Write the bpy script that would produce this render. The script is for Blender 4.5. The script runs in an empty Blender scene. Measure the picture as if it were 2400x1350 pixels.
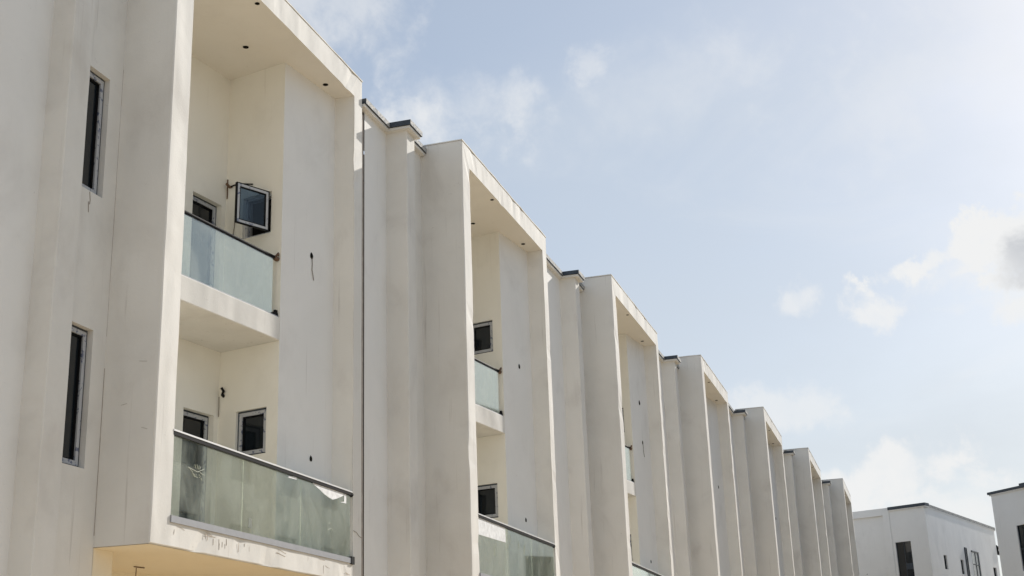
import bpy, bmesh, math, random
from mathutils import Vector, Matrix, noise
random.seed(7)
sc = bpy.context.scene
C = sc.collection
R = math.radians

# ------------------------------------------------------------------ camera
S = 1.22                                   # metres per survey unit
GZ = 2.848                                 # ground lies this far (survey units) below the frame undersides
cd = bpy.data.cameras.new('camera'); cam = bpy.data.objects.new('camera', cd); C.objects.link(cam)
cd.sensor_width = 36.0; cd.lens = 3088.8 / 2400 * 36; cd.clip_start = 0.1; cd.clip_end = 4000
rt = Vector((0.29790733, -0.95401275, -0.03333002)); up = Vector((-0.28433432, -0.12201072, 0.95092974))
fw = Vector((0.91126572, 0.27381207, 0.30760645))
cam.matrix_world = Matrix(((rt.x, up.x, -fw.x, -9.9565 * S), (rt.y, up.y, -fw.y, -6.3026 * S),
                           (rt.z, up.z, -fw.z, (GZ - 1.4958) * S), (0, 0, 0, 1)))
sc.camera = cam

# ------------------------------------------------------------------ light
SUN_EL, SUN_AZ = 28.6, 109.4               # degrees; azimuth clockwise from +Y
sd = bpy.data.lights.new('sun', 'SUN'); sun = bpy.data.objects.new('sun', sd); C.objects.link(sun)
sd.energy = 3.1; sd.angle = R(0.55); sd.color = (1.0, 0.945, 0.865)
sv = Vector((math.sin(R(SUN_AZ)) * math.cos(R(SUN_EL)), math.cos(R(SUN_AZ)) * math.cos(R(SUN_EL)), math.sin(R(SUN_EL))))
sun.rotation_euler = sv.to_track_quat('Z', 'Y').to_euler(); sun.location = sv * 120

world = bpy.data.worlds.new('World'); sc.world = world; world.use_nodes = True
wt = world.node_tree; wn = wt.nodes; wl = wt.links
bg = wn['Background']; bg.inputs[1].default_value = 0.075
sky = wn.new('ShaderNodeTexSky'); sky.sky_type = 'NISHITA'; sky.sun_disc = False
sky.sun_elevation = R(SUN_EL); sky.sun_rotation = R(SUN_AZ)
sky.air_density = 1.0; sky.dust_density = 0.7; sky.ozone_density = 1.2
tc = wn.new('ShaderNodeTexCoord')
DIR = tc.outputs['Generated']

def M(op, a, b=None, clamp=False):
    n = wn.new('ShaderNodeMath'); n.operation = op; n.use_clamp = clamp
    for i, v in enumerate((a, b)):
        if v is None: continue
        if isinstance(v, (int, float)): n.inputs[i].default_value = v
        else: wl.new(v, n.inputs[i])
    return n.outputs[0]

def VM(op, a, b):
    n = wn.new('ShaderNodeVectorMath'); n.operation = op
    for i, v in enumerate((a, b)):
        if isinstance(v, (tuple, Vector)): n.inputs[i].default_value = tuple(v)
        else: wl.new(v, n.inputs[i])
    return n.outputs['Value'] if op == 'DOT_PRODUCT' else n.outputs['Vector']

def step(v, lo, hi):
    n = wn.new('ShaderNodeMapRange'); n.interpolation_type = 'SMOOTHSTEP'
    wl.new(v, n.inputs[0]); n.inputs[1].default_value = lo; n.inputs[2].default_value = hi
    return n.outputs[0]

def wnoise(vec, scale, detail, rough, dist=0.0):
    n = wn.new('ShaderNodeTexNoise'); n.inputs['Scale'].default_value = scale
    n.inputs['Detail'].default_value = detail; n.inputs['Roughness'].default_value = rough
    n.inputs['Distortion'].default_value = dist
    wl.new(vec, n.inputs['Vector']); return n.outputs['Fac']

def mixc(fac, a, b):
    n = wn.new('ShaderNodeMix'); n.data_type = 'RGBA'
    for i, v in ((0, fac), (6, a), (7, b)):
        if isinstance(v, (int, float)): n.inputs[i].default_value = v
        elif isinstance(v, tuple): n.inputs[i].default_value = v
        else: wl.new(v, n.inputs[i])
    return n.outputs[2]

# a flat cloud deck: directions projected on a plane far overhead
sep = wn.new('ShaderNodeSeparateXYZ'); wl.new(DIR, sep.inputs[0])
inv = M('DIVIDE', 1.0, M('ADD', M('MAXIMUM', sep.outputs['Z'], 0.0), 0.16))
sc_ = wn.new('ShaderNodeVectorMath'); sc_.operation = 'SCALE'; wl.new(DIR, sc_.inputs[0]); wl.new(inv, sc_.inputs['Scale'])
DECK = sc_.outputs[0]
veil = step(wnoise(DECK, 1.1, 7, 0.55, 0.4), 0.34, 0.78)
wisp = step(wnoise(VM('ADD', DECK, (3.1, 1.7, 0.4)), 2.6, 9, 0.6, 0.6), 0.52, 0.80)
edge = wnoise(DIR, 15.0, 9, 0.60, 0.3)                     # ragged outline of the puffs
fine = wnoise(DIR, 42.0, 6, 0.6, 0.2)
rag = M('ADD', M('MULTIPLY', M('SUBTRACT', edge, 0.5), 5.0), M('MULTIPLY', M('SUBTRACT', fine, 0.5), 2.4))
body = step(M('ADD', M('MULTIPLY', edge, 0.6), M('MULTIPLY', fine, 0.4)), 0.66, 0.36)
HAZE = (5.3, 5.9, 6.6, 1); WHITE = (7.75, 7.8, 7.8, 1); GREY = (4.6, 4.8, 5.15, 1)
# thin high haze all over the sky, denser towards the horizon
col = mixc(M('ADD', M('MULTIPLY', veil, 0.26), 0.47), sky.outputs[0], HAZE)
low = M('SUBTRACT', 1.0, step(sep.outputs['Z'], 0.0, 0.42))
col = mixc(M('MULTIPLY', low, 0.60), col, (6.25, 6.45, 6.55, 1))
col = mixc(M('MULTIPLY', wisp, 0.22), col, WHITE)

def puff(px, py, a, b, rot, soft, amount, tint=WHITE, ragk=1.0):
    """one cloud of the sky: its direction, half widths (in photo pixels) and tilt"""
    global col
    d = (fw + rt * ((px - 1200) / 3088.8) - up * ((py - 675) / 3088.8)).normalized()
    e1 = Vector((0, 0, 1)).cross(d).normalized() * -1; e2 = e1.cross(d).normalized()
    if e2.z < 0: e2 = -e2
    ca, sa = math.cos(R(rot)), math.sin(R(rot)); f1 = e1 * ca + e2 * sa; f2 = e2 * ca - e1 * sa
    x = M('DIVIDE', VM('DOT_PRODUCT', DIR, f1), a / 3088.8); y = M('DIVIDE', VM('DOT_PRODUCT', DIR, f2), b / 3088.8)
    r = M('SQRT', M('ADD', M('MULTIPLY', x, x), M('MULTIPLY', y, y)))
    front = step(VM('DOT_PRODUCT', DIR, d), 0.0, 0.2)
    m = M('SUBTRACT', 1.0, step(M('ADD', r, M('MULTIPLY', rag, ragk)), 1.0 - soft, 1.0 + soft * 0.35))
    lump = M('ADD', M('MULTIPLY', body, 0.45), 0.62)
    col = mixc(M('MULTIPLY', M('MULTIPLY', M('MULTIPLY', m, front), amount), lump, True), col, tint)

puff(790, -5, 150, 110, -25, 1.0, 0.48, WHITE, 0.7)
puff(1090, 262, 230, 75, 6, 1.0, 0.42, WHITE, 0.6)
puff(1040, 308, 150, 60, -6, 0.9, 0.58, WHITE, 0.7)
puff(1375, 148, 44, 38, 30, 0.9, 0.38, WHITE, 0.8)
puff(1560, 200, 420, 120, 12, 1.0, 0.20, WHITE, 0.4)
puff(2350, 110, 480, 240, 0, 1.0, 0.24, WHITE, 0.6)
puff(2125, 634, 80, 32, 22, 0.5, 0.95)
puff(2270, 615, 190, 62, 20, 0.8, 0.85, WHITE, 0.6)
puff(2200, 605, 120, 60, 20, 0.4, 1.0, WHITE, 0.9)
puff(2300, 580, 130, 75, 24, 0.4, 1.0)
puff(2400, 560, 140, 100, 25, 0.45, 1.0, WHITE, 0.8)
puff(2400, 690, 110, 60, 5, 1.0, 0.6, WHITE, 0.6)
puff(2402, 604, 70, 52, 35, 0.9, 0.95, GREY, 0.7)
puff(2330, 640, 120, 34, 12, 0.9, 0.45)
puff(2060, 738, 80, 56, 5, 0.7, 0.85)
puff(1874, 706, 44, 32, 10, 0.9, 0.60)
puff(2190, 725, 110, 22, -4, 0.9, 0.45)
puff(2370, 735, 90, 32, 6, 0.7, 0.75)
puff(1840, 965, 120, 50, -8, 0.9, 0.55)
puff(2090, 1136, 170, 66, 6, 0.7, 0.85)
puff(1965, 1150, 110, 48, -12, 0.7, 0.85)
puff(2235, 1180, 250, 60, 0, 0.8, 0.80)
wl.new(col, bg.inputs[0])

sc.view_settings.view_transform = 'Standard'; sc.view_settings.look = 'None'
sc.view_settings.exposure = 0.60; sc.view_settings.gamma = 1.0; sc.view_settings.use_curve_mapping = False
sc.render.engine = 'CYCLES'
sc.cycles.max_bounces = 8; sc.cycles.diffuse_bounces = 5; sc.cycles.transparent_max_bounces = 16
try: sc.cycles.use_denoising = True
except Exception: pass

# ------------------------------------------------------------------ materials
def new_mat(name):
    m = bpy.data.materials.new(name); m.use_nodes = True
    return m, m.node_tree, m.node_tree.nodes['Principled BSDF']

def tex_noise(t, vec, scale, detail=4, rough=0.55, dist=0.0):
    n = t.nodes.new('ShaderNodeTexNoise'); n.inputs['Scale'].default_value = scale
    n.inputs['Detail'].default_value = detail; n.inputs['Roughness'].default_value = rough
    n.inputs['Distortion'].default_value = dist
    t.links.new(vec, n.inputs['Vector']); return n.outputs['Fac']

def mapping(t, vec, scale, loc=(0, 0, 0)):
    n = t.nodes.new('ShaderNodeMapping'); n.inputs['Scale'].default_value = scale; n.inputs['Location'].default_value = loc
    t.links.new(vec, n.inputs['Vector']); return n.outputs[0]

def ramp(t, fac, lo, hi):
    n = t.nodes.new('ShaderNodeMapRange'); n.interpolation_type = 'SMOOTHSTEP'
    t.links.new(fac, n.inputs[0]); n.inputs[1].default_value = lo; n.inputs[2].default_value = hi
    return n.outputs[0]

def mix(t, fac, a, b):
    n = t.nodes.new('ShaderNodeMix'); n.data_type = 'RGBA'
    for i, v in ((0, fac), (6, a), (7, b)):
        if isinstance(v, (int, float)): n.inputs[i].default_value = v
        elif isinstance(v, tuple): n.inputs[i].default_value = v if len(v) == 4 else v + (1,)
        else: t.links.new(v, n.inputs[i])
    return n.outputs[2]

def mul(t, a, b):
    n = t.nodes.new('ShaderNodeMath'); n.operation = 'MULTIPLY'
    for i, v in enumerate((a, b)):
        if isinstance(v, (int, float)): n.inputs[i].default_value = v
        else: t.links.new(v, n.inputs[i])
    return n.outputs[0]

def stucco(name, base, warm, dirt, dirt_amt=0.5, wave=0.35):
    """hand-trowelled, painted cement render: mottled, with faint runs, scuffs and grey blotches"""
    m, t, p = new_mat(name)
    g = t.nodes.new('ShaderNodeNewGeometry').outputs['Position']
    c = mix(t, ramp(t, tex_noise(t, g, 0.8, 5, 0.6, 0.5), 0.35, 0.68), base, warm)
    blot = ramp(t, tex_noise(t, mapping(t, g, (1, 1, 0.8), (3, 7, 1)), 1.1, 6, 0.6, 0.4), 0.50, 0.80)
    c = mix(t, mul(t, blot, 0.27 * dirt_amt), c, dirt)
    runs = ramp(t, tex_noise(t, mapping(t, g, (14, 14, 0.55)), 1.0, 5, 0.6), 0.60, 0.80)
    area = ramp(t, tex_noise(t, mapping(t, g, (1, 1, 1), (9, 2, 5)), 0.55, 3, 0.5), 0.38, 0.58)
    c = mix(t, mul(t, mul(t, runs, area), 0.52 * dirt_amt), c, dirt)
    scuff = ramp(t, tex_noise(t, mapping(t, g, (5, 5, 11), (1, 4, 8)), 1.7, 9, 0.7, 1.6), 0.655, 0.74)
    c = mix(t, mul(t, scuff, 0.62 * dirt_amt), c, tuple(x * 0.62 for x in dirt))
    t.links.new(c, p.inputs['Base Color'])
    p.inputs['Roughness'].default_value = 0.82; p.inputs['Specular IOR Level'].default_value = 0.25
    b1 = t.nodes.new('ShaderNodeBump'); b1.inputs['Strength'].default_value = wave; b1.inputs['Distance'].default_value = 0.12
    t.links.new(tex_noise(t, mapping(t, g, (1.0, 1.0, 0.42)), 1.5, 2, 0.4), b1.inputs['Height'])
    b2 = t.nodes.new('ShaderNodeBump'); b2.inputs['Strength'].default_value = 0.35; b2.inputs['Distance'].default_value = 0.006
    t.links.new(tex_noise(t, g, 38, 6, 0.7), b2.inputs['Height']); t.links.new(b1.outputs[0], b2.inputs['Normal'])
    t.links.new(b2.outputs[0], p.inputs['Normal'])
    return m

def plain(name, color, rough=0.5, metal=0.0, spec=0.5, vary=0.15, scale=9.0):
    m, t, p = new_mat(name)
    g = t.nodes.new('ShaderNodeNewGeometry').outputs['Position']
    n = ramp(t, tex_noise(t, g, scale, 5, 0.6), 0.3, 0.7)
    t.links.new(mix(t, n, tuple(x * (1 - vary) for x in color), tuple(min(1, x * (1 + vary)) for x in color)), p.inputs['Base Color'])
    p.inputs['Roughness'].default_value = rough; p.inputs['Metallic'].default_value = metal; p.inputs['Specular IOR Level'].default_value = spec
    return m

FRONT = stucco('cream_render', (0.76, 0.742, 0.705), (0.715, 0.697, 0.66), (0.33, 0.29, 0.26), 1.0, 0.5)
LOGGIA = stucco('loggia_render', (0.84, 0.815, 0.75), (0.82, 0.795, 0.725), (0.34, 0.29, 0.22), 0.5, 0.2)
PANEL = stucco('pale_render', (0.83, 0.82, 0.80), (0.80, 0.79, 0.77), (0.33, 0.30, 0.27), 0.6, 0.3)
SOFFIT = stucco('soffit_render', (0.79, 0.755, 0.69), (0.765, 0.73, 0.665), (0.36, 0.29, 0.20), 0.4, 0.15)
YELLOW = stucco('yellow_render', (0.82, 0.745, 0.60), (0.80, 0.725, 0.58), (0.42, 0.33, 0.19), 0.3, 0.15)
BLOCK = stucco('pale_blockwork', (0.55, 0.53, 0.49), (0.50, 0.48, 0.45), (0.14, 0.13, 0.12), 0.6, 0.15)
WHITEW = stucco('white_render', (0.80, 0.80, 0.795), (0.775, 0.775, 0.77), (0.34, 0.33, 0.32), 0.5, 0.15)
DARK = plain('dark_metal', (0.030, 0.040, 0.055), 0.42, 0.0, 0.5, 0.25)
BLACK = plain('black_plastic', (0.010, 0.010, 0.011), 0.7, 0.0, 0.12)
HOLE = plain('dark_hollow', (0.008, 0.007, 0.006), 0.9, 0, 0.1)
ROOM = plain('room_dark', (0.03, 0.03, 0.03), 0.9, 0, 0.1)
ALU = plain('aluminium', (0.30, 0.31, 0.335), 0.55, 0.0, 0.4, 0.06)
WIRE = plain('grey_wire', (0.20, 0.17, 0.14), 0.7)
STAIN = plain('crack_stain', (0.24, 0.20, 0.165), 0.9, 0, 0.1)
JOINT = plain('joint_sealant', (0.42, 0.375, 0.34), 0.9, 0, 0.1)
FAINT = plain('faint_crack', (0.40, 0.36, 0.32), 0.9, 0, 0.1)
DRIP = plain('drip_stain', (0.56, 0.49, 0.41), 0.9, 0, 0.1)
PATCH = plain('patch_white', (0.78, 0.79, 0.80), 0.55)
RUST = plain('rusty_steel', (0.13, 0.075, 0.045), 0.8)
SCRAWL = plain('white_marker', (0.58, 0.60, 0.52), 0.8)
def chrome_mat():
    m, t, p = new_mat('black_rail'); p.inputs['Base Color'].default_value = (0.010, 0.010, 0.012, 1)
    p.inputs['Roughness'].default_value = 0.6; p.inputs['Specular IOR Level'].default_value = 0.06; return m
RAIL = chrome_mat()
def steel_mat():
    m, t, p = new_mat('rail_highlight'); p.inputs['Base Color'].default_value = (0.80, 0.80, 0.80, 1)
    p.inputs['Metallic'].default_value = 0.3; p.inputs['Roughness'].default_value = 0.35; return m  # white base carries the sun highlight along the rail top
STEEL = steel_mat()

def film_mat():
    """aluminium sash still wearing its printed protective film: dashes along the bars"""
    m, t, p = new_mat('filmed_frame')
    g = t.nodes.new('ShaderNodeNewGeometry').outputs['Position']
    d = ramp(t, tex_noise(t, mapping(t, g, (9, 9, 9)), 1.6, 3, 0.6, 0.3), 0.56, 0.62)
    t.links.new(mix(t, mul(t, d, 0.8), (0.44, 0.45, 0.47), (0.055, 0.075, 0.16)), p.inputs['Base Color'])
    p.inputs['Roughness'].default_value = 0.5; return m
FILM = film_mat()

def pane_mat():
    m, t, p = new_mat('window_glass')
    p.inputs['Base Color'].default_value = (0.008, 0.011, 0.014, 1); p.inputs['Roughness'].default_value = 0.06
    p.inputs['Specular IOR Level'].default_value = 0.45
    return m
PANE = pane_mat()

def glass_mat(name, tint, dust, r0=0.20):
    """green-tinted balustrade glass under a film of building dust"""
    m = bpy.data.materials.new(name); m.use_nodes = True; t = m.node_tree; t.nodes.clear()
    out = t.nodes.new('ShaderNodeOutputMaterial')
    tr = t.nodes.new('ShaderNodeBsdfTransparent'); tr.inputs[0].default_value = tint + (1,)
    gl = t.nodes.new('ShaderNodeBsdfGlossy'); gl.inputs['Roughness'].default_value = 0.03; gl.inputs[0].default_value = (0.93, 0.98, 0.96, 1)
    df = t.nodes.new('ShaderNodeBsdfDiffuse'); df.inputs[0].default_value = (0.68, 0.72, 0.65, 1)
    g = t.nodes.new('ShaderNodeNewGeometry').outputs['Position']
    n = ramp(t, tex_noise(t, mapping(t, g, (1.5, 1.5, 0.8)), 1.6, 8, 0.65, 0.7), 0.35, 0.75)
    a = t.nodes.new('ShaderNodeMixShader'); t.links.new(mul(t, n, dust), a.inputs[0])
    t.links.new(tr.outputs[0], a.inputs[1]); t.links.new(df.outputs[0], a.inputs[2])
    ge = t.nodes.new('ShaderNodeNewGeometry')
    dt = t.nodes.new('ShaderNodeVectorMath'); dt.operation = 'DOT_PRODUCT'
    t.links.new(ge.outputs['Incoming'], dt.inputs[0]); t.links.new(ge.outputs['Normal'], dt.inputs[1])
    def mth(op, a, b=None):
        n = t.nodes.new('ShaderNodeMath'); n.operation = op
        for i, v in enumerate((a, b)):
            if v is None: continue
            if isinstance(v, (int, float)): n.inputs[i].default_value = v
            else: t.links.new(v, n.inputs[i])
        return n.outputs[0]
    fr = mth('ADD', mth('MULTIPLY', mth('POWER', mth('SUBTRACT', 1.0, mth('ABSOLUTE', dt.outputs['Value'])), 5.0), 1.0 - r0), r0)
    b = t.nodes.new('ShaderNodeMixShader'); t.links.new(fr, b.inputs[0])
    t.links.new(a.outputs[0], b.inputs[1]); t.links.new(gl.outputs[0], b.inputs[2])
    t.links.new(b.outputs[0], out.inputs[0]); return m
GLASS = glass_mat('balustrade_glass', (0.955, 0.98, 0.935), 0.24)

def fascia_mat():
    m, t, p = new_mat('peeling_flashing')
    g = t.nodes.new('ShaderNodeNewGeometry').outputs['Position']
    pe = ramp(t, tex_noise(t, mapping(t, g, (3, 3, 6)), 3.0, 8, 0.7, 1.0), 0.46, 0.54)
    c = mix(t, pe, (0.20, 0.215, 0.23), (0.50, 0.485, 0.455))
    rb = ramp(t, tex_noise(t, mapping(t, g, (6, 6, 6), (2, 2, 2)), 3.0, 6, 0.7), 0.66, 0.7)
    t.links.new(mix(t, rb, c, (0.12, 0.075, 0.05)), p.inputs['Base Color'])
    p.inputs['Roughness'].default_value = 0.75; p.inputs['Specular IOR Level'].default_value = 0.2; return m
FLASH = fascia_mat()

def ground_mat(name, ca, cb, cc):
    m, t, p = new_mat(name)
    g = t.nodes.new('ShaderNodeNewGeometry').outputs['Position']
    c = mix(t, ramp(t, tex_noise(t, g, 0.25, 6, 0.6), 0.35, 0.7), ca, cb)
    c = mix(t, mul(t, ramp(t, tex_noise(t, g, 3.0, 8, 0.7), 0.45, 0.7), 0.5), c, cc)
    t.links.new(c, p.inputs['Base Color']); p.inputs['Roughness'].default_value = 0.95
    b = t.nodes.new('ShaderNodeBump'); b.inputs['Strength'].default_value = 0.4; b.inputs['Distance'].default_value = 0.03
    t.links.new(tex_noise(t, g, 6, 8, 0.7), b.inputs['Height']); t.links.new(b.outputs[0], p.inputs['Normal'])
    return m
GROUND = ground_mat('dry_ground', (0.46, 0.41, 0.325), (0.41, 0.36, 0.28), (0.34, 0.30, 0.22))
SAND = ground_mat('sandy_road', (0.66, 0.52, 0.335), (0.61, 0.475, 0.30), (0.53, 0.40, 0.25))

# ------------------------------------------------------------------ mesh helpers (survey units; x along the row, y inwards, z up from the frame underside)
def P(x, y, z): return Vector((x * S, y * S, (z + GZ) * S))

def link(name, bm, mat, parent=None, smooth=False):
    me = bpy.data.meshes.new(name); bm.to_mesh(me); bm.free()
    me.materials.append(mat)
    if smooth:
        for f in me.polygons: f.use_smooth = True
    o = bpy.data.objects.new(name, me); C.objects.link(o); o.parent = parent
    return o

def empty(name, loc, label, cat, group=None, rotz=0.0):
    o = bpy.data.objects.new(name, None); C.objects.link(o); o.location = loc; o.rotation_euler.z = rotz
    o.empty_display_size = 0.3; o['label'] = label; o['category'] = cat
    if group: o['group'] = group
    return o

def quad(bm, a, b, c, d):
    return bm.faces.new([bm.verts.new(v) for v in (a, b, c, d)])

def prism(bm, pts, z0, z1):
    """upright prism over a plan polygon"""
    lo = [bm.verts.new(P(x, y, z0)) for x, y in pts]; hi = [bm.verts.new(P(x, y, z1)) for x, y in pts]
    n = len(pts)
    for i in range(n):
        j = (i + 1) % n; bm.faces.new((lo[i], lo[j], hi[j], hi[i]))
    bm.faces.new(lo[::-1]); bm.faces.new(hi)

def box(bm, x0, x1, y0, y1, z0, z1):
    prism(bm, [(x0, y0), (x1, y0), (x1, y1), (x0, y1)], z0, z1)

def wbox(bm, O, U, N, u0, u1, n0, n1, z0, z1):
    """box in the frame of a wall: u along it, n out of it (towards the viewer's side)"""
    f = lambda u, n: (O[0] + U[0] * u + N[0] * n, O[1] + U[1] * u + N[1] * n)
    prism(bm, [f(u0, n0), f(u1, n0), f(u1, n1), f(u0, n1)], z0, z1)

def tube(bm, pts, r, seg=8, caps=True):
    """round tube along world-space points"""
    rings = []
    for i, p in enumerate(pts):
        d = (pts[min(i + 1, len(pts) - 1)] - pts[max(i - 1, 0)]).normalized()
        a = d.cross(Vector((0, 0, 1)) if abs(d.z) < 0.9 else Vector((1, 0, 0))).normalized(); b = d.cross(a)
        rings.append([bm.verts.new(p + (a * math.cos(k * 2 * math.pi / seg) + b * math.sin(k * 2 * math.pi / seg)) * r) for k in range(seg)])
    for i in range(len(rings) - 1):
        for k in range(seg):
            bm.faces.new((rings[i][k], rings[i][(k + 1) % seg], rings[i + 1][(k + 1) % seg], rings[i + 1][k]))
    if caps: bm.faces.new(rings[0][::-1]); bm.faces.new(rings[-1])

def wall_mesh(bm, O, U, N, u0, u1, z0, z1, holes=(), reveal=0.12):
    """wall sheet facing N with rectangular openings (u0,u1,z0,z1) and their reveals"""
    f = lambda u, z, n=0.0: P(O[0] + U[0] * u + N[0] * n, O[1] + U[1] * u + N[1] * n, z)
    us = sorted({u0, u1, *[h[0] for h in holes], *[h[1] for h in holes]}); zs = sorted({z0, z1, *[h[2] for h in holes], *[h[3] for h in holes]})
    for i in range(len(us) - 1):
        for j in range(len(zs) - 1):
            cu, cz = (us[i] + us[i + 1]) / 2, (zs[j] + zs[j + 1]) / 2
            if any(h[0] < cu < h[1] and h[2] < cz < h[3] for h in holes): continue
            quad(bm, f(us[i], zs[j]), f(us[i + 1], zs[j]), f(us[i + 1], zs[j + 1]), f(us[i], zs[j + 1]))
    for a, b, c, d in holes:
        for (ua, za), (ub, zb) in (((a, c), (a, d)), ((a, d), (b, d)), ((b, d), (b, c)), ((b, c), (a, c))):
            quad(bm, f(ua, za), f(ub, zb), f(ub, zb, -reveal), f(ua, za, -reveal))
    bmesh.ops.remove_doubles(bm, verts=bm.verts, dist=1e-4)

def bars(bm, O, U, N, u0, u1, z0, z1, w, n0, n1):
    """four bars round a rectangle, butted at the corners"""
    wbox(bm, O, U, N, u0, u0 + w, n0, n1, z0, z1); wbox(bm, O, U, N, u1 - w, u1, n0, n1, z0, z1)
    wbox(bm, O, U, N, u0 + w, u1 - w, n0, n1, z0, z0 + w); wbox(bm, O, U, N, u0 + w, u1 - w, n0, n1, z1 - w, z1)

def window(parent, O, U, N, h, back, mullion=None, name='window', sash=True):
    """outer frame (the part), filmed sash, dark gasket and pane inside an opening h"""
    a, b, c, d = h
    bm = bmesh.new(); bars(bm, O, U, N, a, b, c, d, 0.020, -back, -back + 0.045)
    w = link(name, bm, DARK, parent)
    i = 0.022
    if sash:
        bm = bmesh.new(); bars(bm, O, U, N, a + i, b - i, c + i, d - i, 0.042, -back + 0.004, -back + 0.052)
        if mullion is not None: wbox(bm, O, U, N, mullion - 0.02, mullion + 0.02, -back + 0.004, -back + 0.05, c + i + 0.042, d - i - 0.042)
        link('sash', bm, FILM, w)
        i += 0.042
        bm = bmesh.new(); bars(bm, O, U, N, a + i, b - i, c + i, d - i, 0.014, -back + 0.002, -back + 0.036); link('gasket', bm, BLACK, w)
        i += 0.008
    bm = bmesh.new(); wbox(bm, O, U, N, a + i, b - i, -back + 0.010, -back + 0.018, c + i, d - i); link('pane', bm, PANE, w)
    return w

def wavy(v, k, f=1.7):
    """plasterer's edge: a smooth wander of a few millimetres"""
    n = noise.noise_vector(v * f) + 0.5 * noise.noise_vector(v * f * 4.1)
    return v + n * k

def crack(parent, pts, r, name='crack', mat=None):
    bm = bmesh.new(); tube(bm, pts, r, 5); return link(name, bm, mat or STAIN, parent)

# ------------------------------------------------------------------ the ground
bm = bmesh.new(); k = 900
quad(bm, Vector((-k, -k, 0)), Vector((k, -k, 0)), Vector((k, k, 0)), Vector((-k, k, 0)))
g = link('ground', bm, GROUND); g['kind'] = 'structure'
bm = bmesh.new()                                              # the unpaved road along the terrace, following its stagger
quad(bm, *[Vector((x * S, (-0.0909 * x + o) * S, 0.004)) for x, o in ((-40, -11.5), (44, -11.5), (44, 2.2), (-40, 2.2))])
g = link('sandy_road', bm, SAND); g['kind'] = 'structure'

# ------------------------------------------------------------------ one terrace house
# x0, y0: left corner of its projecting frame; H: frame height; W: frame width; side: depth of the recess wall on its left; wl: start of that wall
HOUSES = [(0.010, 0.006, 6.492, 4.508), (6.342, -0.737, 6.303, 4.349), (13.458, -1.250, 6.410, 4.461), (20.344, -1.814, 6.459, 4.284),
          (26.922, -2.482, 6.491, 4.618), (33.755, -3.095, 6.472, 4.747), (40.582, -3.735, 6.458, 4.673)]
LABELS = ['nearest cream house, with an open casement window on its top balcony',
          'second cream house along the row, white sky reflection painted on its lower balcony glass',
          'third cream house along the row, showing only a sliver of balcony glass',
          'fourth cream house along the row, the farthest one whose pale wall panel still shows',
          'fifth cream house along the row, first of the three farthest frames',
          'sixth cream house along the row, next to last of the terrace',
          'last and farthest cream house of the terrace, beside the white end building']
L, LR, T, G0, D = 0.298, 0.245, 0.305, 0.212, 0.70     # left leg, right leg, beam, sill beam, depth

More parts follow.
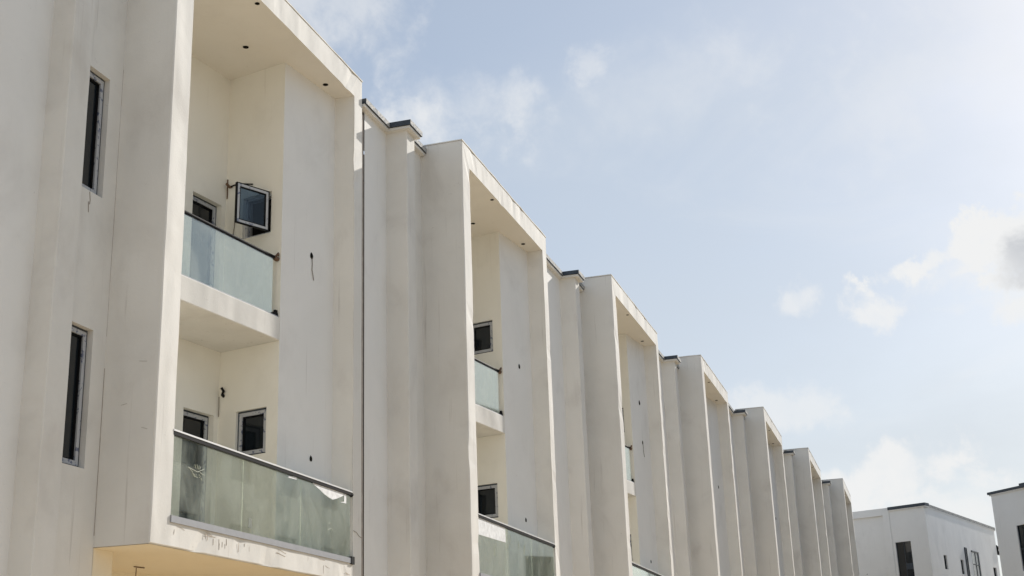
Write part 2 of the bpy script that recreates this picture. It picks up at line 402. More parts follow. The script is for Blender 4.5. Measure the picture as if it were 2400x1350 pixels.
def build_house(idx):
    x0, y0, H, W = HOUSES[idx]
    root = empty('terrace_house', (x0 * S, y0 * S, 0), LABELS[idx], 'house', 'staggered houses of the cream terrace')
    seed = Vector((x0 * 1.3, y0, 3.0 * idx))
    dx = W - 4.508
    SOF = H - T
    A = Vector((3.123 + dx, 0.418)); B = Vector((W - LR, 0.279)); Cc = Vector((3.317 + dx, 1.277))   # panel left arris, panel right end, loggia corner
    pU = (B - A).normalized()
    fy = lambda x: A.y + (x - A.x) * (B.y - A.y) / (B.x - A.x)            # front line of panel and upper slab
    by = lambda x: Cc.y - (x - Cc.x) * 0.14                               # back line of the loggia

    # --- projecting frame: one swept ring with soft, slightly wandering arrises
    prof = [('o', D), ('o', 0.010), ('o1', 0.0), ('i1', 0.0), ('i', 0.010), ('i', D)]
    outer = [(0, 0), (W, 0), (W, H), (0, H)]; inner = [(L, G0), (W - LR, G0), (W - LR, SOF), (L, SOF)]
    def inset(q, d): cx, cz = W / 2, H / 2; return [(x + math.copysign(d, cx - x), z + math.copysign(d, cz - z)) for x, z in q]
    rects = {'o': outer, 'o1': inset(outer, 0.010), 'i1': inset(inner, -0.010), 'i': inner}
    bm = bmesh.new(); stations = []
    for s in range(4):
        n = 40 if s % 2 else 30
        for q in range(n):
            t = q / n; ring = []
            for key, dep in prof:
                a = rects[key][s]; b = rects[key][(s + 1) % 4]
                v = P(a[0] + (b[0] - a[0]) * t, dep, a[1] + (b[1] - a[1]) * t)
                if dep < 0.1:
                    v = wavy(v + seed, 0.0045) - seed
                    if key in ('o1', 'i1') and noise.noise((v + seed) * 5.3) > 0.45: v += Vector((0, 0.013, 0))   # chipped arris
                ring.append(bm.verts.new(v))
            stations.append(ring)
    for i in range(len(stations)):
        a, b = stations[i], stations[(i + 1) % len(stations)]
        for k in range(len(prof)):
            bm.faces.new((a[k], b[k], b[(k + 1) % len(prof)], a[(k + 1) % len(prof)]))
    fo = link('frame', bm, FRONT, root); fo.data.materials.append(SOFFIT)
    nt = 30 + 40
    for f_ in fo.data.polygons:
        if f_.normal.z < -0.9 and f_.center.z > (H - T - 0.1 + GZ) * S: f_.material_index = 1
    # thin roof flashing on the frame, lapping 6 mm over the edges
    bm = bmesh.new(); n = 26
    top = []
    for q in range(n + 1):
        x = -0.006 + (W + 0.012) * q / n
        top.append([bm.verts.new(P(x, yy, H + 0.004 + zz + 0.012 * noise.noise(Vector((x * 3, idx * 7.7, yy * 4))))) for yy, zz in ((-0.006, 0.0), (-0.006, 0.016), (0.3, 0.022), (D + 0.1, 0.016), (D + 0.1, 0.0))])
    for q in range(n):
        for k in range(5):
            bm.faces.new((top[q][k], top[q + 1][k], top[q + 1][(k + 1) % 5], top[q][(k + 1) % 5]))
    bm.faces.new(top[0]); bm.faces.new(top[-1][::-1])
    link('roof_flashing', bm, FRONT, root)

    # --- loggia: left wall, ceiling, floors, back wall, room block
    bm = bmesh.new(); box(bm, 0.0, L, D, 2.4, 0.0, H - 0.03); link('side_wall', bm, LOGGIA, root)
    bm = bmesh.new(); box(bm, L, W - LR, D, 2.4, SOF, H - 0.03); link('ceiling', bm, SOFFIT, root)
    bm = bmesh.new(); box(bm, L, W, D, 2.4, 0.0, G0 - 0.02); link('balcony_floor', bm, YELLOW, root)
    U = Vector((1, -0.14)).normalized(); N = Vector((-0.14, -1)).normalized(); O = Vector((L, by(L)))
    ux = lambda x: (x - L) / U.x
    dA, dB = ux(2.70 + dx), ux(3.235 + dx)
    holes = [(dA, dB, G0 + 0.01, 1.882), (dA, dB, 2.935, 4.475)]
    bm = bmesh.new(); wall_mesh(bm, O, U, N, 0, ux(Cc.x), G0 - 0.02, SOF, holes, 0.15); link('back_wall', bm, LOGGIA, root)
    for h in holes: window(root, O, U, N, h, 0.12, name='balcony_door')
    # room block: side wall towards the loggia, then the pale front panel
    sU = (Cc - A).normalized(); sN = Vector((-sU.y, sU.x));
    if sN.x > 0: sN = -sN
    sl = (Cc - A).length
    wins = [(0.168, 0.605, 4.005, 4.530), (0.166, 0.615, 1.375, 1.905)]
    bm = bmesh.new(); wall_mesh(bm, A, sU, sN, 0, sl, G0 - 0.02, SOF, wins, 0.15); link('loggia_wall', bm, LOGGIA, root)
    bm = bmesh.new(); wall_mesh(bm, A, pU, Vector((-pU.y, pU.x)) * -1 if pU.x > 0 and True else pU, 0, (B - A).length + 0.03, G0 - 0.02, SOF); link('panel_wall', bm, PANEL, root)
    for q, h in enumerate(wins):
        if idx == 0 and q == 0: continue
        window(root, A, sU, sN, h, 0.085)
    if idx == 0:                                            # the casement that stands open
        h = wins[0]
        bm = bmesh.new(); bars(bm, A, sU, sN, *h, 0.035, -0.10, -0.05); w = link('window', bm, FILM, root); w['label'] = 'casement window standing open'
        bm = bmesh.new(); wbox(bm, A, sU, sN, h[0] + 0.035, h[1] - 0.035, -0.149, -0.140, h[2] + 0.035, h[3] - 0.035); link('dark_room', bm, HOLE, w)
        hp = Vector((3.110, 0.594))
        ang = R(64); swU = Vector((-math.sin(ang), math.cos(ang))); swN = Vector((-swU.y, swU.x)) * 1
        wd, za, zb = 0.46, 4.0, 4.5
        bm = bmesh.new(); bars(bm, hp, swU, swN, 0, wd, za, zb, 0.012, -0.017, 0.017); s1 = link('open_sash', bm, BLACK, w)
        bm = bmesh.new(); bars(bm, hp, swU, swN, 0.012, wd - 0.012, za + 0.012, zb - 0.012, 0.030, -0.0155, 0.0155); link('sash', bm, FILM, w)
        bm = bmesh.new(); bars(bm, hp, swU, swN, 0.042, wd - 0.042, za + 0.042, zb - 0.042, 0.012, -0.012, 0.012); link('gasket', bm, BLACK, w)
        bm = bmesh.new(); wbox(bm, hp, swU, swN, 0.05, wd - 0.05, -0.004, 0.004, za + 0.05, zb - 0.05); link('pane', bm, glass_mat('sash_glass', (0.40, 0.48, 0.57), 0.0, 0.035), w)

    # --- upper balcony slab and its balustrade
    zb, zt = 2.650, 2.928
    bm = bmesh.new(); prism(bm, [(L, fy(L)), (A.x - 0.004, fy(A.x - 0.004) ), (Cc.x, Cc.y - 0.002), (L, by(L))], zb, zt)
    bmesh.ops.bevel(bm, geom=[e for e in bm.edges if abs((e.verts[0].co - e.verts[1].co).x) > 1.5 and min(v.co.y for v in e.verts) < 0.9], offset=0.012, segments=1, affect='EDGES')
    link('balcony_slab', bm, LOGGIA, root).data.materials[0] = FRONT
    sO = Vector((L, fy(L))); sL = (A - sO).length; bN = Vector((pU.y, -pU.x))
    bal = None
    bm = bmesh.new(); wbox(bm, sO, pU, bN, 0.0, sL - 0.015, -0.075, -0.02, zt, zt + 0.016); bal = link('upper_balustrade', bm, ALU, root)
    bm = bmesh.new(); wbox(bm, sO, pU, bN, 0.004, sL - 0.10, -0.052, -0.042, zt + 0.016, 3.628); link('glass_pane', bm, GLASS, bal)
    hr = lambda u, z, n=-0.047: P(sO.x + pU.x * u + bN.x * n, sO.y + pU.y * u + bN.y * n, z)
    bm = bmesh.new(); tube(bm, [hr(0.0, 3.642), hr(sL - 0.075, 3.642)], 0.021 * S, 12); link('handrail', bm, RAIL, bal)
    bm = bmesh.new(); wbox(bm, sO, pU, bN, sL - 0.09, sL - 0.004, -0.065, -0.025, zt + 0.0165, zt + 0.05); wbox(bm, sO, pU, bN, sL - 0.045, sL - 0.006, -0.06, -0.03, zt + 0.051, zt + 0.085)
    link('clamp', bm, BLACK, bal)
    bm = bmesh.new(); tube(bm, [hr(sL - 0.08, 3.640), hr(sL - 0.035, 3.636), hr(sL - 0.008, 3.642)], 0.03 * S, 7)
    tube(bm, [hr(sL - 0.06, 3.66, -0.03), hr(sL - 0.03, 3.70, -0.02), hr(sL - 0.012, 3.68, -0.035)], 0.014 * S, 5); link('rail_socket', bm, RUST, bal)

    # --- lower balustrade: aluminium channel, three panes, square rail
    xa, xb_ = L + 0.004, W - LR - 0.004
    bm = bmesh.new(); box(bm, xa, xb_ - 0.07, -0.016, 0.055, G0 + 0.004, G0 + 0.064); lb = link('lower_balustrade', bm, ALU, root)
    seams = [xa, xa + (xb_ - xa) * 0.337, xa + (xb_ - xa) * 0.662, xb_ - 0.05]
    for q in range(3):
        bm = bmesh.new(); box(bm, seams[q] + 0.0015, seams[q + 1] - 0.0015, 0.015, 0.022, G0 + 0.068, 0.9995); link('glass_pane', bm, GLASS, lb)
    bm = bmesh.new(); box(bm, xa, xb_ - 0.02, -0.002, 0.040, 1.000, 1.034); link('handrail', bm, RAIL, lb)
    bm = bmesh.new(); box(bm, xa, xb_ - 0.025, -0.006, 0.044, 1.0345, 1.050); link('rail_cap', bm, STEEL, lb)
    bm = bmesh.new(); box(bm, xb_ - 0.085, xb_, -0.024, 0.056, G0 - 0.004, G0 + 0.082); link('end_block', bm, BLACK, lb)
    bm = bmesh.new(); tube(bm, [P(xb_ - 0.04, 0.018, 1.015), P(xb_ - 0.015, 0.018, 1.010), P(xb_ + 0.003, 0.02, 1.018)], 0.026 * S, 7); link('rail_socket', bm, BLACK, lb)
    if idx == 0:
        bm = bmesh.new()                                    # white patches under the rail, right end
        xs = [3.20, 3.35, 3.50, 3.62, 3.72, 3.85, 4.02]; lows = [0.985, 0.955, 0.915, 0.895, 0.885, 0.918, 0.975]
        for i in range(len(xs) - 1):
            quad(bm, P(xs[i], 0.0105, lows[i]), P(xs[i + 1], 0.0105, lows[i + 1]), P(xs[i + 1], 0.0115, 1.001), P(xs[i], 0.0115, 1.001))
        link('white_patch', bm, PATCH, lb); bm = bmesh.new()
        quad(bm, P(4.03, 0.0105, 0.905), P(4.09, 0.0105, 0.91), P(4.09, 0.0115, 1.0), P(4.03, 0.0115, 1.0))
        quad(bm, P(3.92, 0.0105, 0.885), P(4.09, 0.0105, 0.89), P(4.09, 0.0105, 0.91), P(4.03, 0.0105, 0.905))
        bmesh.ops.remove_doubles(bm, verts=bm.verts, dist=0.002); link('white_patch', bm, PATCH, lb); bm = bmesh.new()
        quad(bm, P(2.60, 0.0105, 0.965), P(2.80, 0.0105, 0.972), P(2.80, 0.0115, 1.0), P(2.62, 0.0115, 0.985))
        link('white_patch', bm, PATCH, lb)
        # scrawl of white marker on the first pane
        st = [[(0.594, 0.753), (0.678, 0.743), (0.762, 0.733), (0.837, 0.761), (0.883, 0.78)], [(0.625, 0.743), (0.664, 0.725), (0.704, 0.696)], [(0.711, 0.796), (0.729, 0.763)],
              [(0.749, 0.802), (0.759, 0.776), (0.776, 0.759)], [(0.788, 0.801), (0.783, 0.768)], [(0.819, 0.794), (0.798, 0.763)], [(0.68, 0.708), (0.713, 0.682)], [(0.711, 0.709), (0.721, 0.679)],
              [(0.741, 0.71), (0.735, 0.685), (0.766, 0.682)], [(0.794, 0.714), (0.819, 0.698), (0.797, 0.687)], [(0.808, 0.736), (0.856, 0.724), (0.887, 0.721)], [(0.827, 0.687), (0.844, 0.67)]]
        for s_ in st:
            bm = bmesh.new(); tube(bm, [P(u, 0.0138, z) for u, z in s_], 0.0030, 5); link('scrawl_stroke', bm, SCRAWL, lb)
        for s_ in [[(3.62, 0.60), (3.66, 0.62), (3.70, 0.60)], [(3.60, 0.53), (3.68, 0.56), (3.74, 0.54)], [(3.66, 0.50), (3.67, 0.45)]]:
            bm = bmesh.new(); tube(bm, [P(u, 0.0138, z) for u, z in s_], 0.003, 5); link('scrawl_stroke', bm, SCRAWL, lb)
        bm = bmesh.new(); prism(bm, [(1.76, 0.0125), (1.83, 0.0125), (1.83, 0.0135), (1.76, 0.0135)], 0.345, 0.435); link('sticker', bm, plain('grey_sticker', (0.16, 0.18, 0.15)), lb)
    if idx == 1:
        bm = bmesh.new(); quad(bm, P(L + 0.005, 0.0105, 0.775), P(seams[1] - 0.06, 0.0105, 0.795), P(seams[1] - 0.06, 0.0115, 1.0), P(L + 0.005, 0.0115, 1.0))  # bright sky reflection painted as a white patch on the pane
        link('white_patch', bm, PATCH, lb)
        for u, z, l in ((1.05, 0.72, 0.16), (1.75, 0.93, 0.14), (2.15, 0.88, 0.10), (2.45, 0.86, 0.14), (2.6, 0.72, 0.05), (1.6, 0.80, 0.08)):
            bm = bmesh.new(); tube(bm, [P(u, 0.0138, z), P(u - 0.02, 0.0138, z - l)], 0.006, 5); link('paint_drip', bm, SCRAWL, lb)

    # --- recess wall on the left with its two slit windows, the pilaster, and the wall behind
    DB = 0.56 if idx == 0 else 0.63
    px0, px1, py = -0.9086, -0.6147, 0.4835
    sr = -0.202 if idx == 0 else -0.362
    slits = [(-0.56, sr, 3.180, 4.395), (-0.56, sr, 0.655, 1.905)]
    bm = bmesh.new(); wall_mesh(bm, Vector((0, DB - 0.002)), Vector((1, 0)), Vector((0, -1)), px1 - 0.03, 0.297, -GZ, -0.004)
    wall_mesh(bm, Vector((0, DB - 0.002)), Vector((1, 0)), Vector((0, -1)), px1 - 0.03, 0.002, -0.004, 6.165, slits, 0.16); link('recess_wall', bm, FRONT, root)
    for h in slits: window(root, Vector((0, DB - 0.002)), Vector((1, 0)), Vector((0, -1)), h, 0.105, name='slit_window')
    ya = 0.715 if idx == 0 else 0.79
    bm = bmesh.new(); nz = 36
    cols_ = []
    for q in range(nz + 1):
        z = -GZ + (6.165 + GZ) * q / nz; row = []
        for x, y in ((px0, ya + 0.05), (px0, py + 0.008), (px0 + 0.008, py), (px1 - 0.008, py), (px1, py + 0.008), (px1, DB + 0.05)):
            v = P(x, y, z); row.append(bm.verts.new(wavy(v + seed, 0.006) - seed))
        cols_.append(row)
    for q in range(nz):
        for k in range(5): bm.faces.new((cols_[q][k], cols_[q][k + 1], cols_[q + 1][k + 1], cols_[q + 1][k]))
    bm.faces.new(cols_[-1]); link('pilaster', bm, FRONT, root)
    jw = 0.178 if idx == 1 else 0.020
    if idx: wl_ = HOUSES[idx - 1][0] + HOUSES[idx - 1][3] - x0 + jw
    else: wl_ = -3.6
    bm = bmesh.new(); wall_mesh(bm, Vector((0, ya)), Vector((1, 0)), Vector((0, -1)), wl_, px0 + 0.01, -GZ, 6.165); link('party_wall', bm, PANEL, root)
    bm = bmesh.new(); box(bm, wl_ - jw - 0.0015, wl_, ya + 0.012, ya + 0.3, -GZ, 6.1); link('joint_filler', bm, JOINT, root)

    # --- coping: plaster lip below, metal band above, stepping round the pilaster
    ov = 0.095
    wc = wl_ - jw + 0.02
    line = [(wc, ya - ov), (px0 - ov, ya - ov), (px0 - ov, py - ov), (px1 + 0.065, py - ov), (px1 + 0.065, DB - ov), (-0.004, DB - ov)]
    inn = [(wc, 1.3), (px0 + 0.02, 1.3), (px0 + 0.1, 1.3), (px1 - 0.1, 1.3), (px1 - 0.02, 1.3), (-0.004, 1.3)]
    def band(ln, z0, z1, mat, name, jit):
        bm = bmesh.new(); segs = []
        for i in range(len(ln) - 1):
            m = 10 if i in (0, 2, 3) else 5
            for q in range(m): segs.append((ln[i][0] + (ln[i + 1][0] - ln[i][0]) * q / m, ln[i][1] + (ln[i + 1][1] - ln[i][1]) * q / m))
        segs.append(ln[-1])
        rows = []
        for x, y in segs:
            v = P(x, y, 0) + seed
            rows.append([bm.verts.new(P(x, y, z0 + jit * noise.noise(v * 4.0))), bm.verts.new(P(x, y, z1 + jit * 0.6 * noise.noise(v * 3.0 + Vector((5, 5, 5))))), bm.verts.new(P(x if x < px0 or x > px1 else x, 1.3, z1)), bm.verts.new(P(x, 1.3, z0))])
        for i in range(len(rows) - 1):
            a, b = rows[i], rows[i + 1]
            same = abs(segs[i][0] - segs[i + 1][0]) < 1e-6
            bm.faces.new((a[0], b[0], b[1], a[1]))
            if not same:
                bm.faces.new((a[1], b[1], b[2], a[2])); bm.faces.new((a[0], a[3], b[3], b[0]))
        bm.faces.new(rows[0]); bm.faces.new(rows[-1][::-1])
        ob = link(name, bm, mat, root)
        if mat is FLASH:
            ob.data.materials.append(DARK)
            for f_ in ob.data.polygons:
                if abs(f_.normal.x) > 0.8 or abs(f_.normal.z) > 0.8: f_.material_index = 1  # front faces peeling and paler, flanks dark: light by facing put into colour
        return ob
    band([(x + (0.02 if 0 < i else 0) * (1 if x < -0.8 else -1), y + 0.022) for i, (x, y) in enumerate(line)], 6.150, 6.186, FRONT, 'coping_lip', 0.006)
    band(line, 6.188, 6.262, FLASH, 'coping_flashing', 0.007)

    # --- body of the house behind, roof, ground floor porch
    bm = bmesh.new(); box(bm, wl_, W + 1.0, 2.41, 10.0, -GZ, 6.0); link('house_body', bm, FRONT, root)
    bm = bmesh.new(); box(bm, wl_, -0.002, 1.301, 2.408, 5.9, 6.1); link('roof', bm, ALU, root)
    pby = lambda x: 1.42 - (x - 1.59) * 0.15
    bm = bmesh.new(); prism(bm, [(0.297, pby(0.297)), (W, pby(W)), (W, 2.40), (0.297, 2.40)], -GZ, -0.002); link('porch_wall', bm, YELLOW, root)
    bm = bmesh.new(); wall_mesh(bm, Vector((0.2975, DB)), Vector((0, 1)), Vector((1, 0)), 0, 1.05, -GZ, -0.004); wall_mesh(bm, Vector((0, DB - 0.0045)), Vector((1, 0)), Vector((0, -1)), 0.004, 0.2975, -GZ, -0.0045); link('porch_side', bm, YELLOW, root)
    bm = bmesh.new(); quad(bm, P(0.006, 0.006, -0.004), P(W - 0.006, 0.006, -0.004), P(W - 0.006, pby(W), -0.004), P(0.006, pby(0), -0.004)); link('porch_ceiling', bm, YELLOW, root)
    bm = bmesh.new(); box(bm, W - LR, W, 0.1, 0.5, -GZ, -0.005); link('porch_post', bm, FRONT, root)

    # --- small fittings: ceiling holes, wall outlets with wires, corner bracket
    def cup(x, y, z, r, name, ny=None):
        bm = bmesh.new(); n = 12
        ring = [bm.verts.new(P(x, y, z) + Vector((math.cos(k * 2 * math.pi / n) * r * (1 + 0.18 * noise.noise(Vector((k, idx, x)))), math.sin(k * 2 * math.pi / n) * r, 0))) for k in range(n)]
        r2 = [bm.verts.new(v.co + Vector((0, 0, -0.004))) for v in ring]
        bm.faces.new(ring); bm.faces.new(r2[::-1])
        for k in range(n): bm.faces.new((ring[k], ring[(k + 1) % n], r2[(k + 1) % n], r2[k]))
        return link(name, bm, HOLE, root)
    cup(2.606 + dx, 0.681, SOF - 0.002, 0.043, 'ceiling_outlet'); cup(3.841 + dx, 0.216, SOF - 0.002, 0.043, 'ceiling_outlet'); cup(1.752 + dx, 0.079, SOF - 0.002, 0.035, 'ceiling_outlet')
    def outlet(u, z, r, wire=None):
        o3 = lambda uu, zz, n=0.0: P(A.x + pU.x * uu + bN.x * n, A.y + pU.y * uu + bN.y * n, zz)
        bm = bmesh.new(); n = 10
        ring = [bm.verts.new(o3(u + r * 0.85 * math.cos(k * 2 * math.pi / n), z + r * math.sin(k * 2 * math.pi / n) * (1 + 0.25 * (k % 3 == 0)), 0.001)) for k in range(n)]
        r2 = [bm.verts.new(o3(u + r * 0.85 * math.cos(k * 2 * math.pi / n), z + r * math.sin(k * 2 * math.pi / n) * (1 + 0.25 * (k % 3 == 0)), 0.004)) for k in range(n)]
        for k in range(n): bm.faces.new((ring[k], ring[(k + 1) % n], r2[(k + 1) % n], r2[k]))
        bm.faces.new(r2)
        w = link('wall_outlet', bm, HOLE, root)
        if wire:
            bm = bmesh.new(); tube(bm, [o3(u + a, z + b, 0.008) for a, b in wire], 0.006, 5); link('wire', bm, WIRE, w)
    WIREP = [(0, -0.02), (0.01, -0.10), (0.005, -0.18), (0.02, -0.22), (0.045, -0.30)]
    outlet(0.645, 3.87, 0.038, WIREP if idx in (0, 2) else None); outlet(0.690, 1.395, 0.032)
    if idx == 2: outlet(0.60, 4.72, 0.05)
    # bracket in the upper and lower corner of the loggia
    for zz, kind in ((4.735, 0), (2.16, 1)):
        cx, cy = Cc.x - 0.03, Cc.y - 0.05
        if idx == 0 and kind == 0:
            bm = bmesh.new(); tube(bm, [P(cx - 0.06, cy, zz + 0.01), P(cx + 0.0, cy - 0.01, zz - 0.01), P(cx + 0.03, cy - 0.06, zz)], 0.022, 6)
            tube(bm, [P(cx + 0.02, cy + 0.03, zz + 0.10), P(cx + 0.02, cy + 0.03, zz - 0.15)], 0.010, 5); br = link('bracket', bm, RUST, root)
            q = A + sU * 0.45 + sN * 0.02
            bm = bmesh.new(); tube(bm, [P(cx, cy - 0.03, zz - 0.005), P(cx + (q.x - cx) * 0.4, cy + (q.y - cy) * 0.4, zz + 0.0), P(q.x, q.y, zz - 0.06)], 0.011, 6); link('cable', bm, BLACK, br)
            bm = bmesh.new(); w1 = A + sU * (sl - 0.16) + sN * 0.008
            tube(bm, [P(w1.x, w1.y, zz - 0.02), P(w1.x - 0.01, w1.y - 0.02, zz - 0.2), P(w1.x, w1.y - 0.01, zz - 0.4), P(w1.x + 0.01, w1.y + 0.03, zz - 0.7)], 0.007, 5); link('wire', bm, WIRE, br)
        else:
            bm = bmesh.new(); tube(bm, [P(cx - 0.045, cy - 0.02, zz + 0.045), P(cx - 0.01, cy - 0.03, zz + 0.01), P(cx + 0.01, cy, zz - 0.025)], 0.019, 6)
            tube(bm, [P(cx - 0.02, cy - 0.02, zz - 0.035), P(cx + 0.02, cy - 0.02, zz - 0.045)], 0.022, 6); br = link('lamp_socket', bm, BLACK, root)
            bm = bmesh.new(); tube(bm, [P(cx - 0.005, cy + 0.03, zz - 0.05), P(cx + 0.01, cy + 0.035, zz - 0.16), P(cx + 0.015, cy + 0.04, zz - 0.28)], 0.006, 5); link('wire', bm, WIRE, br)
    return root

roots = [build_house(i) for i in range(len(HOUSES))]

# cracks and the ceiling hook of the nearest house
r0 = roots[0]
crack(r0, [P(4.263, -0.003, 0.60), P(4.31, -0.003, 0.592), P(4.36, -0.003, 0.585), P(4.42, -0.003, 0.555), P(4.50, -0.003, 0.540)], 0.0035)
for pts in ([(-0.40, 3.17), (-0.385, 3.09), (-0.392, 3.05)], [(-0.41, 3.07), (-0.40, 2.97)]):
    crack(r0, [P(x, 0.556, z) for x, z in pts], 0.0045)
for pts in ([(0.30, 1.25), (0.36, 1.24)], [(0.12, 1.62), (0.20, 1.63)], [(0.08, 1.0), (0.14, 1.02)]):
    crack(r0, [P(-0.002, y, z) for y, z in pts], 0.0014, 'scratch')
rs = random.Random(3)
for q in range(22):                                          # drips and scuffs under the channel of the nearest balcony
    x = rs.choice((rs.uniform(0.35, 1.3), rs.uniform(0.35, 4.1))); z = rs.uniform(0.10, 0.20)
    if q % 3: pts = [(x, z), (x + rs.uniform(-.004, .004), z - rs.uniform(0.03, 0.10))]
    else: pts = [(x, z), (x + rs.uniform(0.04, 0.10), z - rs.uniform(-0.01, 0.025)), (x + rs.uniform(0.12, 0.2), z - rs.uniform(0, 0.03))]
    crack(r0, [P(u, -0.0004, max(w, 0.02)) for u, w in pts], rs.uniform(0.0014, 0.0030), 'stain', DRIP)
bm = bmesh.new(); hx, hy = 1.40, 1.02
tube(bm, [P(hx, hy, -0.02), P(hx - 0.003, hy, -0.45)], 0.006, 6)
tube(bm, [P(hx - 0.04, hy, -0.012), P(hx + 0.11, hy - 0.02, -0.012)], 0.007, 6)
link('ceiling_hook', bm, RUST, r0)
crack(r0, [P(0.002, 0.555, z) for z in (0.1, 0.6, 1.2, 1.6)], 0.006, 'crack', FAINT)
crack(r0, [P(0.002, 0.556, z) for z in (1.9, 2.6, 3.2, 4.6)], 0.0035, 'crack', FAINT)

# ------------------------------------------------------------------ the two white buildings at the end of the street
def rel(p, q): return (Vector(q) - Vector(p)).normalized()

def wallplane(a, b):
    a = Vector(a); b = Vector(b); U = (b - a).normalized(); N = Vector((U.y, -U.x))
    return a, U, N, (b - a).length

def end_building():
    A0 = (48.154, -3.677); A1 = (47.600, -5.090); Bc = (46.976, -6.537); Dc = (57.40, -9.60)
    root = empty('end_building', (A0[0] * S, A0[1] * S, 0), 'white end building behind the last terrace house, with slit windows in its long side wall', 'house')
    o = Vector(A0); loc = lambda p: (p[0] - o.x, p[1] - o.y)
    H = 6.20
    # framed bay on the left
    a, U, N, ln = wallplane(loc((48.7, -2.0)), loc(A1))
    N = N if N.x < 0 else -N
    bm = bmesh.new()
    wbox(bm, a, U, N, ln - 0.262, ln, -0.4, 0, -GZ, H); wbox(bm, a, U, N, 0, ln - 0.262, -0.4, 0, 5.905, H); link('frame', bm, WHITEW, root)
    bm = bmesh.new(); wbox(bm, a, U, N, 0, ln - 0.262, -0.4, -0.12, -GZ, 5.905); link('panel_wall', bm, WHITEW, root)
    bm = bmesh.new(); wbox(bm, a, U, N, ln - 1.30, ln - 1.27, -0.118, -0.112, 3.57, 3.60); link('wall_outlet', bm, HOLE, root)
    # front with the tall window
    a, U, N, ln = wallplane(loc((47.760, -4.80)), loc(Bc)); N = N if N.x < 0 else -N
    off = (Vector(loc((47.616, -5.12))) - a).length
    hole = (off + 0.10, off + 0.775, 1.2, 4.745)
    bm = bmesh.new(); wall_mesh(bm, a, U, N, 0, ln, -GZ, 6.05, [hole], 0.12); link('front_wall', bm, WHITEW, root)
    w = window(root, a, U, N, hole, 0.10, name='tall_window', sash=False)
    bm = bmesh.new(); wbox(bm, a, U, N, off + 0.43, off + 0.455, -0.10, -0.062, 1.22, 4.72); wbox(bm, a, U, N, off + 0.4552, off + 0.75, -0.10, -0.064, 3.62, 3.86); link('mullion', bm, DARK, w)
    f1 = a; u1 = U; n1 = N; l1 = ln
    # long side
    a, U, N, ln = wallplane(loc(Bc), loc(Dc)); N = N if N.y < 0 else -N
    slits = [(1.87, 2.33, 3.665, 4.25), (4.38, 4.83, 3.62, 4.24), (9.75, 10.33, 3.3, 4.275)]
    bm = bmesh.new(); wall_mesh(bm, a, U, N, 0, ln, -GZ, 6.05, slits, 0.12); link('side_wall', bm, WHITEW, root)
    for h in slits: window(root, a, U, N, h, 0.10, name='slit_window', sash=False)
    bm = bmesh.new(); quad(bm, *[P(*(a + U * u - N * 0.0 )[:], z) for u, z in ((5.17, 3.2), (5.44, 3.2), (5.44, 4.815), (5.17, 4.815))])
    bm.free(); bm = bmesh.new(); bars(bm, a, U, N, 5.17, 5.45, 3.0, 4.815, 0.04, 0.002, 0.05); gr = link('vent_grille', bm, DARK, root)
    for k in range(26):
        bm = bmesh.new(); wbox(bm, a, U, N, 5.21, 5.41, 0.004, 0.03, 3.06 + k * 0.066, 3.095 + k * 0.066); link('louvre', bm, DARK, gr)
    bm = bmesh.new()
    wbox(bm, a, U, N, 6.25, 7.22, 0.002, 0.05, 4.705, 4.765); wbox(bm, a, U, N, 7.2202, 7.33, 0.002, 0.05, 3.0, 4.765)
    wbox(bm, a, U, N, 6.35, 7.22, 0.002, 0.04, 4.15, 4.18); wbox(bm, a, U, N, 6.76, 6.79, 0.002, 0.042, 3.0, 4.1495); wbox(bm, a, U, N, 6.76, 6.79, 0.002, 0.042, 4.1805, 4.7045); wd = link('pale_window', bm, DARK, root)
    for u0, u1_, z0, z1 in ((6.26, 6.755, 4.185, 4.70), (6.795, 7.215, 4.185, 4.70), (6.30, 6.755, 3.0, 4.145), (6.795, 7.215, 3.0, 4.145)):
        bm = bmesh.new(); wbox(bm, a, U, N, u0, u1_, 0.001, 0.012, z0, z1); link('pane', bm, plain('pale_blind', (0.56, 0.57, 0.55), 0.3), wd)
    # roof edge: dark on the front, weathered on the side
    def edge(a, U, N, ln, mat, name, s0=0.0, ov=0.10):
        bm = bmesh.new(); wbox(bm, a, U, N, s0, ln, -0.3, ov, 6.09, 6.21); link(name, bm, mat, root)
        bm = bmesh.new(); wbox(bm, a, U, N, s0, ln - 0.01, -0.3, ov * 0.7, 6.05, 6.088); link('coping_lip', bm, WHITEW, root)
    edge(f1, u1, n1, l1 + 0.08, DARK, 'coping_flashing', 0.33)
    edge(a, U, N, ln + 0.18, FLASH, 'coping_flashing', -0.0, 0.03)
    # body and roof
    e = Vector(loc(Dc)); back = Vector((0.9, 0.3))
    pts = [Vector(loc((48.2, -4.95))), Vector(loc(Bc)) + Vector((0.14, 0.10)), e + Vector((-0.05, 0.12)), e + Vector((2.5, 7.5)), Vector(loc((50.5, -1.5)))]
    bm = bmesh.new(); prism(bm, [(p.x, p.y) for p in pts], -GZ, 6.04); link('house_body', bm, WHITEW, root)
    # triangular steel bracket on the far corner
    q = a + U * (ln + 0.02)
    f = lambda u, z: P(q.x + U.x * u, q.y + U.y * u, z)
    bm = bmesh.new()
    tube(bm, [f(0, 5.33), f(0.75, 5.22)], 0.07, 6); tube(bm, [f(0.06, 5.32), f(0.10, 4.98)], 0.07, 6); tube(bm, [f(0.10, 4.98), f(0.5, 4.98)], 0.06, 6); tube(bm, [f(0.36, 5.0), f(0.62, 5.22)], 0.06, 6)
    link('wall_bracket', bm, BLACK, root)
    return root
end_building()

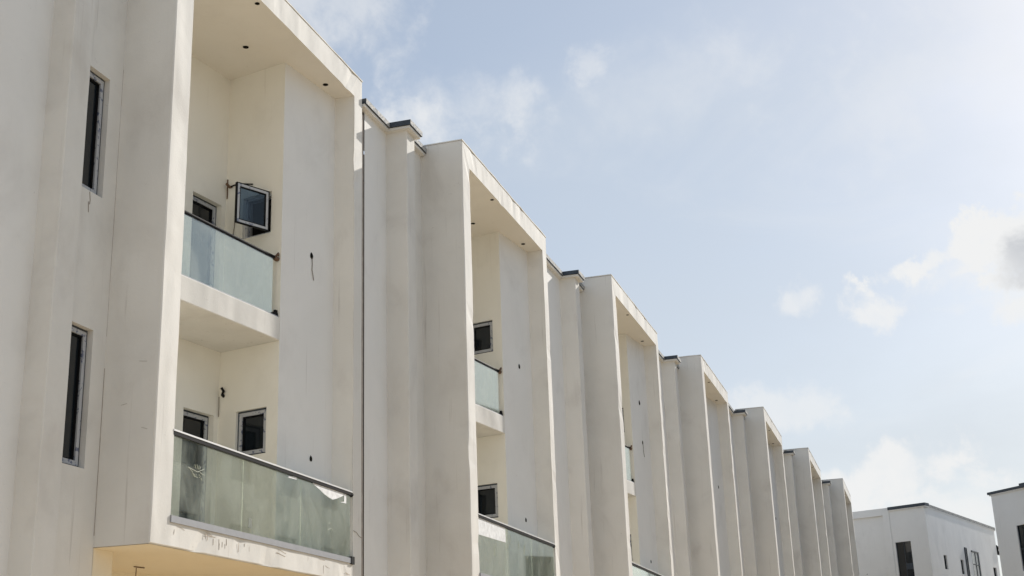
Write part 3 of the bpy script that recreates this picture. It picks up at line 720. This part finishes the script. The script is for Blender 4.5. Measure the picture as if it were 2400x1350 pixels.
def corner_building():
    A0 = (45.66, -9.046); A1 = (44.27, -10.28)
    d = rel(A0, A1); A2 = (A0[0] + d.x * 9, A0[1] + d.y * 9)
    root = empty('corner_building', (A0[0] * S, A0[1] * S, 0), 'white building cut off by the right edge, with a black-blue window and dark roof edge', 'house')
    o = Vector(A0); loc = lambda p: (p[0] - o.x, p[1] - o.y)
    a, U, N, ln = wallplane(loc(A0), loc(A2)); N = N if N.x < 0 else -N
    u0 = 0.085
    hole = (1.17, 3.0, 3.05, 4.775)
    bm = bmesh.new(); wall_mesh(bm, a, U, N, u0, ln, -GZ, 6.12, [hole], 0.12); link('front_wall', bm, WHITEW, root)
    w = window(root, a, U, N, hole, 0.09, name='window', sash=False)
    bm = bmesh.new(); wbox(bm, a, U, N, 2.05, 2.10, -0.09, -0.05, 3.07, 4.755); wbox(bm, a, U, N, 1.19, 2.049, -0.09, -0.05, 3.86, 3.90); link('mullion', bm, DARK, w)
    bm = bmesh.new(); wbox(bm, a, U, N, -0.02, 1.76, -0.4, 0.09, 6.14, 6.235); wbox(bm, a, U, N, 1.762, ln, -0.4, 0.16, 6.14, 6.30); link('coping_flashing', bm, DARK, root)
    bm = bmesh.new(); wbox(bm, a, U, N, 0.03, ln, -0.4, 0.05, 6.09, 6.138); link('coping_lip', bm, WHITEW, root)
    p0 = a + U * u0 - N * 0.10; p1 = a + U * ln - N * 0.10; dv = Vector((9.0, -3.4))
    bm = bmesh.new(); prism(bm, [(p0.x, p0.y), (p1.x, p1.y), (p1.x + dv.x, p1.y + dv.y), (p0.x + dv.x, p0.y + dv.y)], -GZ, 6.08); link('house_body', bm, WHITEW, root)
    bm = bmesh.new(); wall_mesh(bm, a + U * u0, -N, -U, 0, 9.0, -GZ, 6.12)
    bm.free()
    return root
corner_building()

def added_opposite_house():
    """added block house across the road: unseen, gives the balcony glass something to mirror"""
    x0, y0 = 18.0, -16.0
    root = empty('added_block_house', (x0 * S, y0 * S, 0), 'added pale block house across the sandy road, unseen, mirrored in the balcony glass', 'house')
    ln = 23.0; hs = []
    for k in range(6):
        for z in (-1.6, 0.9, 3.6, 6.5): hs.append((1.4 + k * 3.6, 2.9 + k * 3.6, z, z + 1.4))
    a = Vector((0, 0)); U = Vector((1, 0)); N = Vector((0, 1))
    bm = bmesh.new(); wall_mesh(bm, a, U, N, 0, ln, -GZ, 9.6, hs, 0.15); link('front_wall', bm, BLOCK, root)
    for h in hs: window(root, a, U, N, h, 0.12, sash=False)
    bm = bmesh.new(); box(bm, 0, ln, -9, -0.16, -GZ, 9.55); link('house_body', bm, BLOCK, root)
    bm = bmesh.new(); box(bm, -0.1, ln + 0.1, -0.4, 0.12, 9.602, 9.72); link('coping_flashing', bm, DARK, root)
added_opposite_house()
bpy.context.view_layer.update()
